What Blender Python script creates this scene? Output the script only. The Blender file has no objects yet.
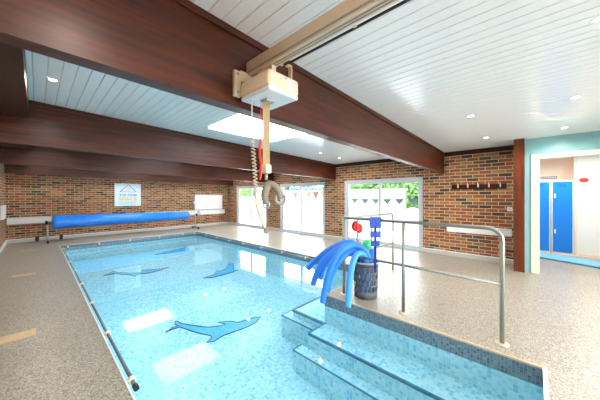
import bpy, bmesh, math, random
from mathutils import Vector, Matrix
random.seed(7)
SC = bpy.context.scene
COL = SC.collection
PI = math.pi

# ------------------------------------------------------------------ helpers
def tag(o, label=None, cat=None, group=None, kind=None):
    if label: o['label'] = label
    if cat: o['category'] = cat
    if group: o['group'] = group
    if kind: o['kind'] = kind
    return o

def thing(name, loc, label, cat, group=None):
    o = bpy.data.objects.new(name, None)
    o.empty_display_size = .1
    COL.objects.link(o)
    o.location = loc
    return tag(o, label, cat, group)

def wloc(o):
    v = Vector((0, 0, 0))
    while o is not None:
        v += o.location
        o = o.parent
    return v

class MB:
    """collects geometry in world coordinates"""
    def __init__(s):
        s.bm = bmesh.new()
    def box(s, a, b, bevel=0, seg=2):
        x0, y0, z0 = a; x1, y1, z1 = b
        vs = [s.bm.verts.new(p) for p in ((x0,y0,z0),(x1,y0,z0),(x1,y1,z0),(x0,y1,z0),(x0,y0,z1),(x1,y0,z1),(x1,y1,z1),(x0,y1,z1))]
        fs = [s.bm.faces.new([vs[i] for i in f]) for f in ((0,3,2,1),(4,5,6,7),(0,1,5,4),(1,2,6,5),(2,3,7,6),(3,0,4,7))]
        if bevel:
            es = list({e for f in fs for e in f.edges})
            bmesh.ops.bevel(s.bm, geom=es, offset=bevel, segments=seg, affect='EDGES', profile=.5)
        return s
    def hexa(s, bot, top):
        vs = [s.bm.verts.new(p) for p in list(bot)+list(top)]
        for f in ((0,3,2,1),(4,5,6,7),(0,1,5,4),(1,2,6,5),(2,3,7,6),(3,0,4,7)):
            s.bm.faces.new([vs[i] for i in f])
        return s
    def quad(s, *p):
        s.bm.faces.new([s.bm.verts.new(q) for q in p]); return s
    def tube(s, pts, r, n=10, closed=False, caps=True):
        P = [Vector(p) for p in pts]
        R = r if isinstance(r, (list, tuple)) else [r]*len(P)
        m = len(P)
        rings = []
        up = None
        for i in range(m):
            if closed:
                t = (P[(i+1) % m]-P[i-1])
            else:
                t = P[min(i+1, m-1)]-P[max(i-1, 0)]
            if t.length < 1e-9: t = Vector((0,0,1))
            t.normalize()
            if up is None:
                up = Vector((0,0,1)) if abs(t.z) < .9 else Vector((1,0,0))
            side = t.cross(up)
            if side.length < 1e-4:
                up = Vector((1,0,0)) if abs(t.x) < .9 else Vector((0,1,0)); side = t.cross(up)
            side.normalize(); up = side.cross(t).normalized()
            rings.append([s.bm.verts.new(P[i]+(side*math.cos(2*PI*k/n)+up*math.sin(2*PI*k/n))*R[i]) for k in range(n)])
        for i in range(m if closed else m-1):
            a, b = rings[i], rings[(i+1) % m]
            for k in range(n):
                f = s.bm.faces.new((a[k], a[(k+1) % n], b[(k+1) % n], b[k])); f.smooth = True
        if caps and not closed:
            s.bm.faces.new(rings[0][::-1]); s.bm.faces.new(rings[-1])
        return s
    def lathe(s, prof, c, n=28, axis='z', caps=(True, True)):
        rings = []
        for r, h in prof:
            ring = []
            for k in range(n):
                a = 2*PI*k/n
                p = (r*math.cos(a), r*math.sin(a), h)
                if axis == 'x': p = (h, p[0], p[1])
                if axis == 'y': p = (p[0], h, p[1])
                ring.append(s.bm.verts.new(Vector(c)+Vector(p)))
            rings.append(ring)
        for a, b in zip(rings, rings[1:]):
            for k in range(n):
                f = s.bm.faces.new((a[k], a[(k+1) % n], b[(k+1) % n], b[k])); f.smooth = True
        if caps[0] and prof[0][0] > 1e-6: s.bm.faces.new(rings[0][::-1])
        if caps[1] and prof[-1][0] > 1e-6: s.bm.faces.new(rings[-1])
        return s
    def ball(s, c, rx, ry=None, rz=None, n=16):
        ry = ry or rx; rz = rz or rx
        m = Matrix.Translation(c) @ Matrix.Diagonal((rx, ry, rz, 1))
        r = bmesh.ops.create_uvsphere(s.bm, u_segments=n, v_segments=max(6, n//2+2), radius=1, matrix=m)
        for v in r['verts']:
            for f in v.link_faces: f.smooth = True
        return s
    def prism(s, poly, off):
        off = Vector(off)
        a = [s.bm.verts.new(p) for p in poly]
        b = [s.bm.verts.new(Vector(p)+off) for p in poly]
        s.bm.faces.new(a[::-1]); s.bm.faces.new(b)
        n = len(a)
        for i in range(n):
            s.bm.faces.new((a[i], a[(i+1) % n], b[(i+1) % n], b[i]))
        return s
    def build(s, name, mat, parent=None, kind=None, label=None, recalc=True, origin=None):
        off = wloc(parent) if parent else (Vector(origin) if origin else Vector((0,0,0)))
        for v in s.bm.verts: v.co -= off
        if recalc: bmesh.ops.recalc_face_normals(s.bm, faces=s.bm.faces)
        me = bpy.data.meshes.new(name)
        s.bm.to_mesh(me); s.bm.free()
        me.materials.append(mat)
        o = bpy.data.objects.new(name, me)
        COL.objects.link(o)
        if parent: o.parent = parent
        elif origin: o.location = origin
        if kind: o['kind'] = kind
        if label: o['label'] = label
        return o

def copy_tree(o, parent=None):
    c = o.copy(); COL.objects.link(c)
    if parent: c.parent = parent
    for ch in list(o.children):
        copy_tree(ch, c)
    return c

def arc(c, r, a0, a1, ux, uy, n=6):
    c = Vector(c); ux = Vector(ux); uy = Vector(uy)
    return [c+ux*(r*math.cos(a0+(a1-a0)*i/n))+uy*(r*math.sin(a0+(a1-a0)*i/n)) for i in range(n+1)]

def catmull(pts, k=6):
    P = [Vector(p) for p in pts]
    out = []
    for i in range(len(P)-1):
        p0 = P[max(i-1, 0)]; p1 = P[i]; p2 = P[i+1]; p3 = P[min(i+2, len(P)-1)]
        for j in range(k):
            t = j/k
            out.append(.5*((2*p1)+(-p0+p2)*t+(2*p0-5*p1+4*p2-p3)*t*t+(-p0+3*p1-3*p2+p3)*t**3))
    out.append(P[-1])
    return out

# ------------------------------------------------------------------ materials
def newmat(name):
    m = bpy.data.materials.new(name); m.use_nodes = True
    nt = m.node_tree
    return m, nt, nt.nodes['Principled BSDF']

def plain(name, col, rough=.5, metal=0, spec=.5, coat=0, noise=0, nscale=40, trans=0):
    m, nt, b = newmat(name)
    b.inputs['Base Color'].default_value = (*col, 1)
    b.inputs['Roughness'].default_value = rough
    b.inputs['Metallic'].default_value = metal
    b.inputs['Specular IOR Level'].default_value = spec
    b.inputs['Coat Weight'].default_value = coat
    if trans: b.inputs['Transmission Weight'].default_value = trans
    if noise:
        g = nt.nodes.new('ShaderNodeNewGeometry')
        n = nt.nodes.new('ShaderNodeTexNoise'); n.inputs['Scale'].default_value = nscale; n.inputs['Detail'].default_value = 4
        nt.links.new(g.outputs['Position'], n.inputs['Vector'])
        mx = nt.nodes.new('ShaderNodeMix'); mx.data_type = 'RGBA'
        mx.inputs['A'].default_value = (*[c*(1-noise) for c in col], 1)
        mx.inputs['B'].default_value = (*[min(1, c*(1+noise)) for c in col], 1)
        nt.links.new(n.outputs['Fac'], mx.inputs['Factor'])
        nt.links.new(mx.outputs['Result'], b.inputs['Base Color'])
    return m

def ramp(nt, stops, interp='LINEAR'):
    r = nt.nodes.new('ShaderNodeValToRGB'); r.color_ramp.interpolation = interp
    e = r.color_ramp.elements
    while len(e) > len(stops): e.remove(e[-1])
    while len(e) < len(stops): e.new(.5)
    for x, (p, c) in zip(e, stops):
        x.position = p; x.color = (*c, 1)
    return r

def pos_axes(nt, a, b, c=None):
    g = nt.nodes.new('ShaderNodeNewGeometry')
    s = nt.nodes.new('ShaderNodeSeparateXYZ'); nt.links.new(g.outputs['Position'], s.inputs[0])
    q = nt.nodes.new('ShaderNodeCombineXYZ')
    nt.links.new(s.outputs[a], q.inputs['X']); nt.links.new(s.outputs[b], q.inputs['Y'])
    if c: nt.links.new(s.outputs[c], q.inputs['Z'])
    return q, s

def brick_mat(name, a):
    m, nt, b = newmat(name)
    q, _ = pos_axes(nt, a, 'Z')
    t = nt.nodes.new('ShaderNodeTexBrick')
    t.offset = .5; t.squash = 1
    for k, v in dict(Scale=1, **{'Mortar Size': .0075, 'Mortar Smooth': .1, 'Bias': 0, 'Brick Width': .225, 'Row Height': .075}).items():
        t.inputs[k].default_value = v
    t.inputs['Color1'].default_value = (0,0,0,1); t.inputs['Color2'].default_value = (1,1,1,1); t.inputs['Mortar'].default_value = (.5,.5,.5,1)
    nt.links.new(q.outputs[0], t.inputs['Vector'])
    r = ramp(nt, [(0,(.055,.034,.026)),(.14,(.20,.060,.020)),(.28,(.28,.115,.042)),(.42,(.33,.078,.020)),(.56,(.095,.052,.034)),(.66,(.32,.145,.055)),(.78,(.24,.070,.022)),(.92,(.36,.18,.075))], 'CONSTANT')
    nt.links.new(t.outputs['Color'], r.inputs['Fac'])
    n = nt.nodes.new('ShaderNodeTexNoise'); n.inputs['Scale'].default_value = 35; n.inputs['Detail'].default_value = 5
    nt.links.new(q.outputs[0], n.inputs['Vector'])
    mul = nt.nodes.new('ShaderNodeMix'); mul.data_type = 'RGBA'; mul.blend_type = 'OVERLAY'; mul.inputs['Factor'].default_value = .45
    nt.links.new(r.outputs['Color'], mul.inputs['A']); nt.links.new(n.outputs['Fac'], mul.inputs['B'])
    mx = nt.nodes.new('ShaderNodeMix'); mx.data_type = 'RGBA'
    nt.links.new(t.outputs['Fac'], mx.inputs['Factor']); nt.links.new(mul.outputs['Result'], mx.inputs['A'])
    mx.inputs['B'].default_value = (.56,.44,.28,1)
    nt.links.new(mx.outputs['Result'], b.inputs['Base Color'])
    b.inputs['Roughness'].default_value = .8
    bp = nt.nodes.new('ShaderNodeBump'); bp.inputs['Strength'].default_value = .5; bp.inputs['Distance'].default_value = .006; bp.invert = True
    nt.links.new(t.outputs['Fac'], bp.inputs['Height']); nt.links.new(bp.outputs[0], b.inputs['Normal'])
    return m

def wood_mat(name, c1, c2, axis='X', rough=.3, coat=.6):
    m, nt, b = newmat(name)
    q, s = pos_axes(nt, 'X', 'Y', 'Z')
    mp = nt.nodes.new('ShaderNodeMapping')
    sc = {'X': (1.2, 16, 16), 'Z': (22, 22, 1.4), 'Y': (16, 1.2, 16)}[axis]
    mp.inputs['Scale'].default_value = sc
    nt.links.new(q.outputs[0], mp.inputs['Vector'])
    n = nt.nodes.new('ShaderNodeTexNoise'); n.inputs['Scale'].default_value = 1.3; n.inputs['Detail'].default_value = 8; n.inputs['Roughness'].default_value = .62
    nt.links.new(mp.outputs[0], n.inputs['Vector'])
    r = ramp(nt, [(.28, c1), (.52, tuple((x+y)/2 for x, y in zip(c1, c2))), (.75, c2)])
    nt.links.new(n.outputs['Fac'], r.inputs['Fac'])
    nt.links.new(r.outputs['Color'], b.inputs['Base Color'])
    b.inputs['Roughness'].default_value = .45; b.inputs['Specular IOR Level'].default_value = .2
    b.inputs['Coat Weight'].default_value = coat; b.inputs['Coat Roughness'].default_value = rough
    bp = nt.nodes.new('ShaderNodeBump'); bp.inputs['Strength'].default_value = .12; bp.inputs['Distance'].default_value = .003
    nt.links.new(n.outputs['Fac'], bp.inputs['Height']); nt.links.new(bp.outputs[0], b.inputs['Normal'])
    nt.links.new(bp.outputs[0], b.inputs['Coat Normal'])
    return m

def speckle_mat(name):
    m, nt, b = newmat(name)
    q, s = pos_axes(nt, 'X', 'Y', 'Z')
    v = nt.nodes.new('ShaderNodeTexVoronoi'); v.inputs['Scale'].default_value = 130
    nt.links.new(q.outputs[0], v.inputs['Vector'])
    sp = nt.nodes.new('ShaderNodeSeparateColor'); nt.links.new(v.outputs['Color'], sp.inputs[0])
    r = ramp(nt, [(0,(.21,.175,.135)),(.22,(.335,.29,.23)),(.5,(.415,.365,.30)),(.8,(.54,.48,.40))], 'CONSTANT')
    nt.links.new(sp.outputs[0], r.inputs['Fac'])
    n = nt.nodes.new('ShaderNodeTexNoise'); n.inputs['Scale'].default_value = 1.3; n.inputs['Detail'].default_value = 3
    nt.links.new(q.outputs[0], n.inputs['Vector'])
    r2 = ramp(nt, [(.3,(.9,.9,.9)),(.7,(1,1,1))]); nt.links.new(n.outputs['Fac'], r2.inputs['Fac'])
    mul = nt.nodes.new('ShaderNodeMix'); mul.data_type = 'RGBA'; mul.blend_type = 'MULTIPLY'; mul.inputs['Factor'].default_value = 1
    nt.links.new(r.outputs['Color'], mul.inputs['A']); nt.links.new(r2.outputs['Color'], mul.inputs['B'])
    nt.links.new(mul.outputs['Result'], b.inputs['Base Color'])
    b.inputs['Roughness'].default_value = .34
    b.inputs['Specular IOR Level'].default_value = .55
    return m

def mosaic_mat(name, size, stops, grout, gs=.06, rough=.25):
    """square mosaic tiles on any axis-aligned face, each tile its own random colour"""
    m, nt, b = newmat(name)
    def vm(op, *ins, **kw):
        n = nt.nodes.new('ShaderNodeVectorMath'); n.operation = op
        for i, v in enumerate(ins):
            if isinstance(v, (tuple, list)): n.inputs[i].default_value = v
            else: nt.links.new(v, n.inputs[i])
        for k, v in kw.items(): n.inputs[k].default_value = v
        return n.outputs[0]
    g = nt.nodes.new('ShaderNodeNewGeometry')
    an = vm('ABSOLUTE', g.outputs['True Normal'])
    keep = vm('SUBTRACT', (1,1,1), vm('FLOOR', vm('ADD', an, (.3,.3,.3))))      # 0 on the axis the face looks along
    p = vm('MULTIPLY', vm('SCALE', g.outputs['Position'], Scale=1/size), keep)
    p = vm('ADD', p, (.137,.137,.137))
    w = nt.nodes.new('ShaderNodeTexWhiteNoise'); w.noise_dimensions = '3D'; nt.links.new(vm('FLOOR', p), w.inputs['Vector'])
    r = ramp(nt, stops, 'CONSTANT'); nt.links.new(w.outputs['Value'], r.inputs['Fac'])
    e = vm('MULTIPLY', vm('ABSOLUTE', vm('SUBTRACT', vm('FRACTION', p), (.5,.5,.5))), keep)
    s = nt.nodes.new('ShaderNodeSeparateXYZ'); nt.links.new(e, s.inputs[0])
    def mt(op, x, y):
        n = nt.nodes.new('ShaderNodeMath'); n.operation = op; nt.links.new(x, n.inputs[0])
        if isinstance(y, float): n.inputs[1].default_value = y
        else: nt.links.new(y, n.inputs[1])
        return n.outputs[0]
    gr = mt('GREATER_THAN', mt('MAXIMUM', mt('MAXIMUM', s.outputs[0], s.outputs[1]), s.outputs[2]), .5-gs)
    mx = nt.nodes.new('ShaderNodeMix'); mx.data_type = 'RGBA'
    nt.links.new(gr, mx.inputs['Factor']); nt.links.new(r.outputs['Color'], mx.inputs['A'])
    mx.inputs['B'].default_value = (*grout, 1)
    nt.links.new(mx.outputs['Result'], b.inputs['Base Color'])
    b.inputs['Roughness'].default_value = rough
    return m

def clear_mat(name, tint, ior=1.33, bump=0):
    m = bpy.data.materials.new(name); m.use_nodes = True
    nt = m.node_tree; nt.nodes.clear()
    out = nt.nodes.new('ShaderNodeOutputMaterial')
    tr = nt.nodes.new('ShaderNodeBsdfTransparent'); tr.inputs['Color'].default_value = (*tint, 1)
    gl = nt.nodes.new('ShaderNodeBsdfGlossy'); gl.inputs['Roughness'].default_value = 0.0
    fr = nt.nodes.new('ShaderNodeFresnel'); fr.inputs['IOR'].default_value = ior
    gb = nt.nodes.new('ShaderNodeNewGeometry'); mi = nt.nodes.new('ShaderNodeMix')
    mi.inputs[2].default_value = ior; mi.inputs[3].default_value = 1/ior      # same reflectance from both sides of the pane
    nt.links.new(gb.outputs['Backfacing'], mi.inputs[0]); nt.links.new(mi.outputs[0], fr.inputs['IOR'])
    mx = nt.nodes.new('ShaderNodeMixShader')
    nt.links.new(fr.outputs[0], mx.inputs['Fac']); nt.links.new(tr.outputs[0], mx.inputs[1]); nt.links.new(gl.outputs[0], mx.inputs[2])
    if bump:
        g = nt.nodes.new('ShaderNodeNewGeometry')
        n = nt.nodes.new('ShaderNodeTexNoise'); n.inputs['Scale'].default_value = 2.2; n.inputs['Detail'].default_value = 2
        nt.links.new(g.outputs['Position'], n.inputs['Vector'])
        bp = nt.nodes.new('ShaderNodeBump'); bp.inputs['Strength'].default_value = bump; bp.inputs['Distance'].default_value = .02
        nt.links.new(n.outputs['Fac'], bp.inputs['Height'])
        nt.links.new(bp.outputs[0], gl.inputs['Normal']); nt.links.new(bp.outputs[0], fr.inputs['Normal'])
    nt.links.new(mx.outputs[0], out.inputs['Surface'])
    return m

def opal_mat(name, col):
    m = bpy.data.materials.new(name); m.use_nodes = True
    nt = m.node_tree; nt.nodes.clear()
    out = nt.nodes.new('ShaderNodeOutputMaterial')
    tl = nt.nodes.new('ShaderNodeBsdfTranslucent'); tl.inputs['Color'].default_value = (*col, 1)
    gl = nt.nodes.new('ShaderNodeBsdfGlossy'); gl.inputs['Roughness'].default_value = .15
    mx = nt.nodes.new('ShaderNodeMixShader'); mx.inputs[0].default_value = .06
    nt.links.new(tl.outputs[0], mx.inputs[1]); nt.links.new(gl.outputs[0], mx.inputs[2]); nt.links.new(mx.outputs[0], out.inputs['Surface'])
    return m

def emit_mat(name, col, s):
    m, nt, b = newmat(name)
    b.inputs['Base Color'].default_value = (*col, 1)
    b.inputs['Emission Color'].default_value = (*col, 1); b.inputs['Emission Strength'].default_value = s
    return m

def leaf_mat(name, stops):
    m, nt, b = newmat(name)
    g = nt.nodes.new('ShaderNodeNewGeometry')
    r = ramp(nt, stops); nt.links.new(g.outputs['Random Per Island'], r.inputs['Fac'])
    nt.links.new(r.outputs['Color'], b.inputs['Base Color'])
    b.inputs['Roughness'].default_value = .55
    return m

M = dict(
    brickY=brick_mat('brick_y', 'Y'), brickX=brick_mat('brick_x', 'X'),
    beam=wood_mat('varnished_mahogany', (.012,.0022,.0005), (.115,.019,.0030), 'X', .33, .30),
    trim=wood_mat('dark_timber', (.020,.007,.003), (.065,.020,.007), 'Y', .4, .05),
    post=wood_mat('red_mahogany', (.06,.012,.004), (.16,.034,.009), 'Z', .3, .2),
    deck=speckle_mat('speckled_resin'),
    ceil=plain('white_pvc_board', (.86,.87,.88), .16, spec=.5),
    white=plain('white_paint', (.80,.80,.78), .5),
    upvc=plain('white_upvc', (.52,.56,.62), .3),
    teal=plain('pale_teal_paint', (.24,.49,.50), .3),
    cream=plain('cream_paint', (.62,.56,.46), .45),
    pinkish=plain('warm_plaster', (.80,.66,.56), .6),
    roomwhite=plain('warm_white_wall', (.80,.77,.75), .5),
    rail=plain('galvanised_steel', (.31,.32,.28), .42, .55, noise=.12, nscale=30),
    flange=plain('cream_flange', (.70,.58,.38), .5),
    steel=plain('satin_steel', (.5,.5,.5), .3, .9),
    pole=plain('dark_steel_tube', (.20,.22,.24), .3, .6),
    bracket=plain('cream_bracket', (.80,.70,.55), .5),
    black=plain('black_rubber', (.012,.012,.013), .6),
    hoist=plain('cream_hoist_plastic', (.66,.55,.38), .4),
    track=plain('cream_enamelled_aluminium', (.70,.56,.38), .35, .25),
    hoistunder=plain('pale_grey_plastic', (.68,.73,.76), .4),
    strap=plain('tan_webbing', (.46,.34,.18), .8, noise=.1, nscale=200),
    cord=plain('cream_cord', (.60,.53,.40), .6),
    padded=plain('grey_padded_bar', (.23,.20,.155), .6, noise=.3, nscale=25),
    red=plain('red_plastic', (.72,.03,.02), .4),
    lockblue=plain('bright_blue_locker', (.004,.20,.72), .35),
    matblue=plain('pale_blue_mat', (.16,.46,.78), .7, noise=.08, nscale=60),
    noodle=plain('blue_foam', (.028,.24,.80), .55, noise=.12, nscale=90),
    noodlelight=plain('light_blue_foam', (.085,.38,.86), .55, noise=.12, nscale=90),
    floatblue=plain('royal_blue_foam', (.012,.075,.44), .5),
    navy=plain('navy_webbing', (.01,.025,.22), .7),
    basket=plain('charcoal_plastic', (.10,.11,.115), .5),
    basketrim=plain('grey_rim', (.45,.46,.46), .5),
    green=plain('green_plastic', (.05,.62,.22), .35),
    cover=plain('blue_bubble_cover', (.015,.22,.86), .28, noise=.3, nscale=11),
    grey=plain('grey_metal', (.35,.35,.35), .4, .5),
    signw=plain('white_sign_board', (.78,.87,.93), .35),
    signblue=plain('sky_blue_print', (.03,.36,.68), .5), signyel=plain('yellow_print', (.88,.60,.04), .5),
    signpale=plain('pale_blue_print', (.42,.72,.88), .5), signnavy=plain('slate_blue_print', (.07,.22,.38), .5),
    plum=plain('dark_plum_plastic', (.10,.045,.09), .5),
    tan=plain('tan_stone', (.66,.47,.26), .5, noise=.22, nscale=14),
    skirt=plain('grey_resin_cove', (.52,.50,.47), .5, noise=.15, nscale=60),
    coping=plain('tan_edge_strip', (.55,.42,.27), .5), whiteedge=plain('white_edge_strip', (.80,.80,.78), .4),
    tilef=mosaic_mat('aqua_mosaic', .036, [(0,(.31,.64,.79)),(.13,(.42,.74,.84)),(.32,(.56,.81,.87)),(.62,(.66,.85,.88)),(.84,(.48,.76,.84))], (.66,.82,.86)),
    band=mosaic_mat('slate_mosaic_band', .025, [(0,(.075,.125,.17)),(.2,(.11,.18,.24)),(.45,(.145,.225,.285)),(.75,(.19,.275,.335)),(.9,(.09,.18,.28))], (.20,.27,.32), .1),
    nosing=plain('dark_nosing_tile', (.065,.20,.30), .4),
    dolphin=mosaic_mat('blue_dolphin_mosaic', .03, [(0,(.10,.48,.82)),(.4,(.13,.54,.86)),(.75,(.18,.58,.88))], (.16,.55,.82)),
    outline=plain('dark_outline_tile', (.035,.07,.09), .4),
    water=clear_mat('pool_water', (.76,.94,1.0), 1.33, .012),
    opal=opal_mat('opal_acrylic', (.95,.95,.95)),
    glass=clear_mat('window_glass', (.97,.98,.98), 1.35),
    lens=emit_mat('lamp_glow', (1,.93,.80), 14),
    paver=plain('pale_patio_paving', (.82,.82,.81), .8),
    render=plain('white_masonry', (.85,.85,.85), .8),
    leafA=leaf_mat('bright_leaves', [(0,(.016,.06,.006)),(.5,(.04,.125,.012)),(1,(.09,.19,.035))]),
    leafB=leaf_mat('dark_teal_leaves', [(0,(.014,.045,.03)),(.5,(.026,.075,.05)),(1,(.06,.12,.085))]),
    bark=plain('bark', (.12,.08,.05), .9),
    fgreen=plain('green_flag_cloth', (.05,.15,.08), .8), fblue=plain('slate_blue_flag_cloth', (.05,.08,.12), .8),
    fpink=plain('dusty_pink_flag_cloth', (.30,.14,.11), .8), fbrown=plain('brown_flag_cloth', (.16,.07,.05), .8),
)

# ------------------------------------------------------------------ the setting
XL, XR, YN, YF = -.62, 6.70, -3.4, 11.4
PX0, PX1, PXS = .46, 4.40, 2.81           # pool: left edge, right edge, raised deck edge
PY0, PY1, PYJ = -.05, 9.75, 2.17          # pool: near end, far end, jog
ZW = -.15                                 # water level
def zc(x): return 2.62-.0285*x            # ceiling underside (slight fall to the windows)
def zb(x): return 2.05-.0155*x            # beam underside
def zf(y): return -.98+.05*y              # pool floor

# floor deck with the pool cut out of it
mb = MB()
for x0, y0, x1, y1 in ((XL-.3, YN-.3, 9.4, PY0), (XL-.3, PY0, PX0, YF+.3), (PX0, PY1, PX1, YF+.3), (PX1, PYJ, XR+.3, YF+.3), (PXS, PY0, 9.4, PYJ)):
    mb.box((x0, y0, -.012), (x1, y1, 0))
o = mb.build('floor', M['deck'], kind='structure')

# pool shell
MB().hexa([(PX0-.1,PY0-.1,zf(PY0)-.2),(PX1+.1,PY0-.1,zf(PY0)-.2),(PX1+.1,PY1+.1,zf(PY1)-.2),(PX0-.1,PY1+.1,zf(PY1)-.2)],
          [(PX0-.1,PY0-.1,zf(PY0)),(PX1+.1,PY0-.1,zf(PY0)),(PX1+.1,PY1+.1,zf(PY1)),(PX0-.1,PY1+.1,zf(PY1))]).build('pool_floor', M['tilef'], kind='structure')
T = .1
def pwall(name, a, b, mt, mbnd):
    MB().box((a[0],a[1],-1.2), (b[0],b[1],ZW-.012)).build('pool_wall_'+name, mt, kind='structure')
    MB().box((a[0],a[1],ZW-.012), (b[0],b[1],-.012)).build('pool_band_'+name, mbnd, kind='structure')
pwall('left', (PX0-T,PY0-T), (PX0,PY1+T), M['tilef'], M['band'])
pwall('far', (PX0,PY1), (PX1,PY1+T), M['tilef'], M['band'])
pwall('right', (PX1,PYJ), (PX1+T,PY1+T), M['tilef'], M['band'])
pwall('jog', (PXS,PYJ-T), (PX1+T,PYJ), M['tilef'], M['band'])
pwall('ledge', (PXS,PY0), (PXS+T,PYJ-T), M['tilef'], M['band'])
pwall('near', (PX0,PY0-T), (PXS+T,PY0), M['tilef'], M['band'])
# thin edge strips on top of the band
e = MB()
e.box((PXS-.006,PY0,-.014), (PXS+.02,PYJ+.006,.003)); e.box((PXS,PYJ-.02,-.014), (PX1,PYJ+.006,.003))
e.build('trim_ledge', M['coping'], kind='structure')
e = MB()
e.box((PX0,PY0-.02,-.014), (PXS+.02,PY0+.006,.003)); e.box((PX0-.008,PY0,-.014), (PX0+.004,PY1,.003))
e.build('trim_edge', M['whiteedge'], kind='structure')
e = MB()
e.box((PX0,PY1-.006,-.014), (PX1,PY1+.05,.003)); e.box((PX1-.006,PYJ,-.014), (PX1+.05,PY1+.05,.003))
e.build('trim_coping', M['skirt'], kind='structure')
# water
w = MB()
w.quad((PX0,PY0,ZW),(PXS,PY0,ZW),(PXS,PYJ,ZW),(PX0,PYJ,ZW))
w.quad((PX0,PYJ,ZW),(PXS,PYJ,ZW),(PX1,PYJ,ZW),(PX1,PY1,ZW),(PX0,PY1,ZW))
bmesh.ops.remove_doubles(w.bm, verts=w.bm.verts, dist=1e-4)
ow = w.build('pool_water', M['water'], kind='stuff', recalc=False)
tag(ow, 'clear still aqua water filling the indoor swimming pool', 'water')

# submerged steps
ta = thing('pool_step', (PXS, 1.0, -.6), 'long submerged tiled step along the raised deck edge below the handrail', 'step')
MB().box((2.44,PY0+.002,-1.0), (PXS-.002,2.155,-.40)).build('tread', M['tilef'], ta)
e = MB(); e.box((2.43,PY0+.002,-.42),(2.452,2.155,-.392)); e.box((2.452,2.137,-.41),(PXS-.002,2.16,-.392))
e.build('nosing', M['nosing'], ta, label='dark blue tiled nosing line')
tb = thing('pool_step', (2.44, 1.0, -.8), 'narrow lower step under the long submerged step, with a thin dark outline', 'step')
MB().box((2.285,PY0,-1.0), (2.44,2.28,-.60)).build('tread', M['tilef'], tb)
e = MB(); e.box((2.278,PY0,-.610),(2.29,2.285,-.596)); e.box((2.29,2.27,-.610),(2.44,2.285,-.596))
e.build('nosing', M['nosing'], tb, label='thin dark outline tile')
tc = thing('pool_step', (3.4, 2.45, -.6), 'submerged corner step beyond the long step, beside the noodles', 'step')
MB().box((2.78,PYJ+.002,-1.0), (PX1-.002,2.77,-.40)).build('tread', M['tilef'], tc)
e = MB(); e.box((2.765,PYJ+.002,-.425),(2.795,2.78,-.392)); e.box((2.795,2.755,-.425),(PX1-.002,2.785,-.392))
e.build('nosing', M['nosing'], tc, label='dark blue tiled nosing line')
td = thing('pool_step', (3.4, 2.85, -.7), 'lowest corner step with a thin dark outline under the noodles', 'step')
d_ = MB(); d_.box((2.68,2.16,-1.0),(2.78,2.93,-.50)); d_.box((2.78,2.77,-1.0),(PX1,2.93,-.50))
d_.build('tread', M['tilef'], td)
e = MB(); e.box((2.672,2.16,-.51),(2.686,2.937,-.495)); e.box((2.686,2.922,-.51),(PX1,2.937,-.495))
e.build('nosing', M['nosing'], td, label='thin dark outline tile')

# ceiling of long boards with real gaps, with holes for the rooflights
SKY = [(2.0, 3.3, 2.93, 3.98), (2.0, 3.3, 6.0, 7.05), (2.0, 3.3, 9.1, 10.15)]
mb = MB()
bw = .1
x = XL-.3
cols = []
while x < XR+.3:
    cols.append((x, x+bw)); x += bw
def ceil_strip(mb, x0, x1, y0, y1):
    g = .008; dp = .014
    mb.quad((x0,y0,zc(x0)),(x0,y1,zc(x0)),(x1-g,y1,zc(x1-g)),(x1-g,y0,zc(x1-g)))
    mb.quad((x1-g,y0,zc(x1-g)),(x1-g,y1,zc(x1-g)),(x1-g*.6,y1,zc(x1)+dp),(x1-g*.6,y0,zc(x1)+dp))
    mb.quad((x1-g*.6,y0,zc(x1)+dp),(x1-g*.6,y1,zc(x1)+dp),(x1-g*.4,y1,zc(x1)+dp),(x1-g*.4,y0,zc(x1)+dp))
    mb.quad((x1-g*.4,y0,zc(x1)+dp),(x1-g*.4,y1,zc(x1)+dp),(x1,y1,zc(x1)),(x1,y0,zc(x1)))
for x0, x1 in cols:
    cuts = [(a[2], a[3]) for a in SKY if x0 < a[1]-.01 and x1 > a[0]+.01]
    y = YN-.2
    for a, b in cuts:
        ceil_strip(mb, x0, x1, y, a); y = b
    ceil_strip(mb, x0, x1, y, YF+.2)
oc = mb.build('ceiling', M['ceil'], kind='structure', recalc=False)
# roof deck above (keeps daylight out except at the rooflights)
mb = MB()
hx0 = cols[[i for i,c in enumerate(cols) if c[1] > 2.0+.01][0]][0]; hx1 = cols[[i for i,c in enumerate(cols) if c[0] < 3.3-.01][-1]][1]
ys = [YN-.3]+[v for s in SKY for v in (s[2], s[3])]+[YF+.3]
mb.box((XL-.3,ys[0],2.70),(hx0,ys[-1],2.8)); mb.box((hx1,ys[0],2.70),(9.5,ys[-1],2.8))
for i in range(0, len(ys), 2):
    mb.box((hx0,ys[i],2.70),(hx1,ys[i+1],2.8))
mb.build('roof_slab', M['white'], kind='structure')
for i, s in enumerate(SKY):
    fr = MB()
    zt = 2.86
    for (xa,ya,xb,yb) in ((hx0-.03,s[2]-.03,hx0,s[3]+.03),(hx1,s[2]-.03,hx1+.03,s[3]+.03),(hx0,s[2]-.03,hx1,s[2]),(hx0,s[3],hx1,s[3]+.03)):
        fr.box((xa,ya,min(zc(xa),zc(xb))-.002),(xb,yb,zt))
    w_ = fr.build('window_%d' % (i+4), M['white'], kind='structure', label='rooflight in the boarded ceiling')
    MB().quad((hx0,s[2],zc(hx0)+.012),(hx1,s[2],zc(hx1)+.012),(hx1,s[3],zc(hx1)+.012),(hx0,s[3],zc(hx0)+.012)).build('pane', M['opal'], w_, label='white opal panel')

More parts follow.
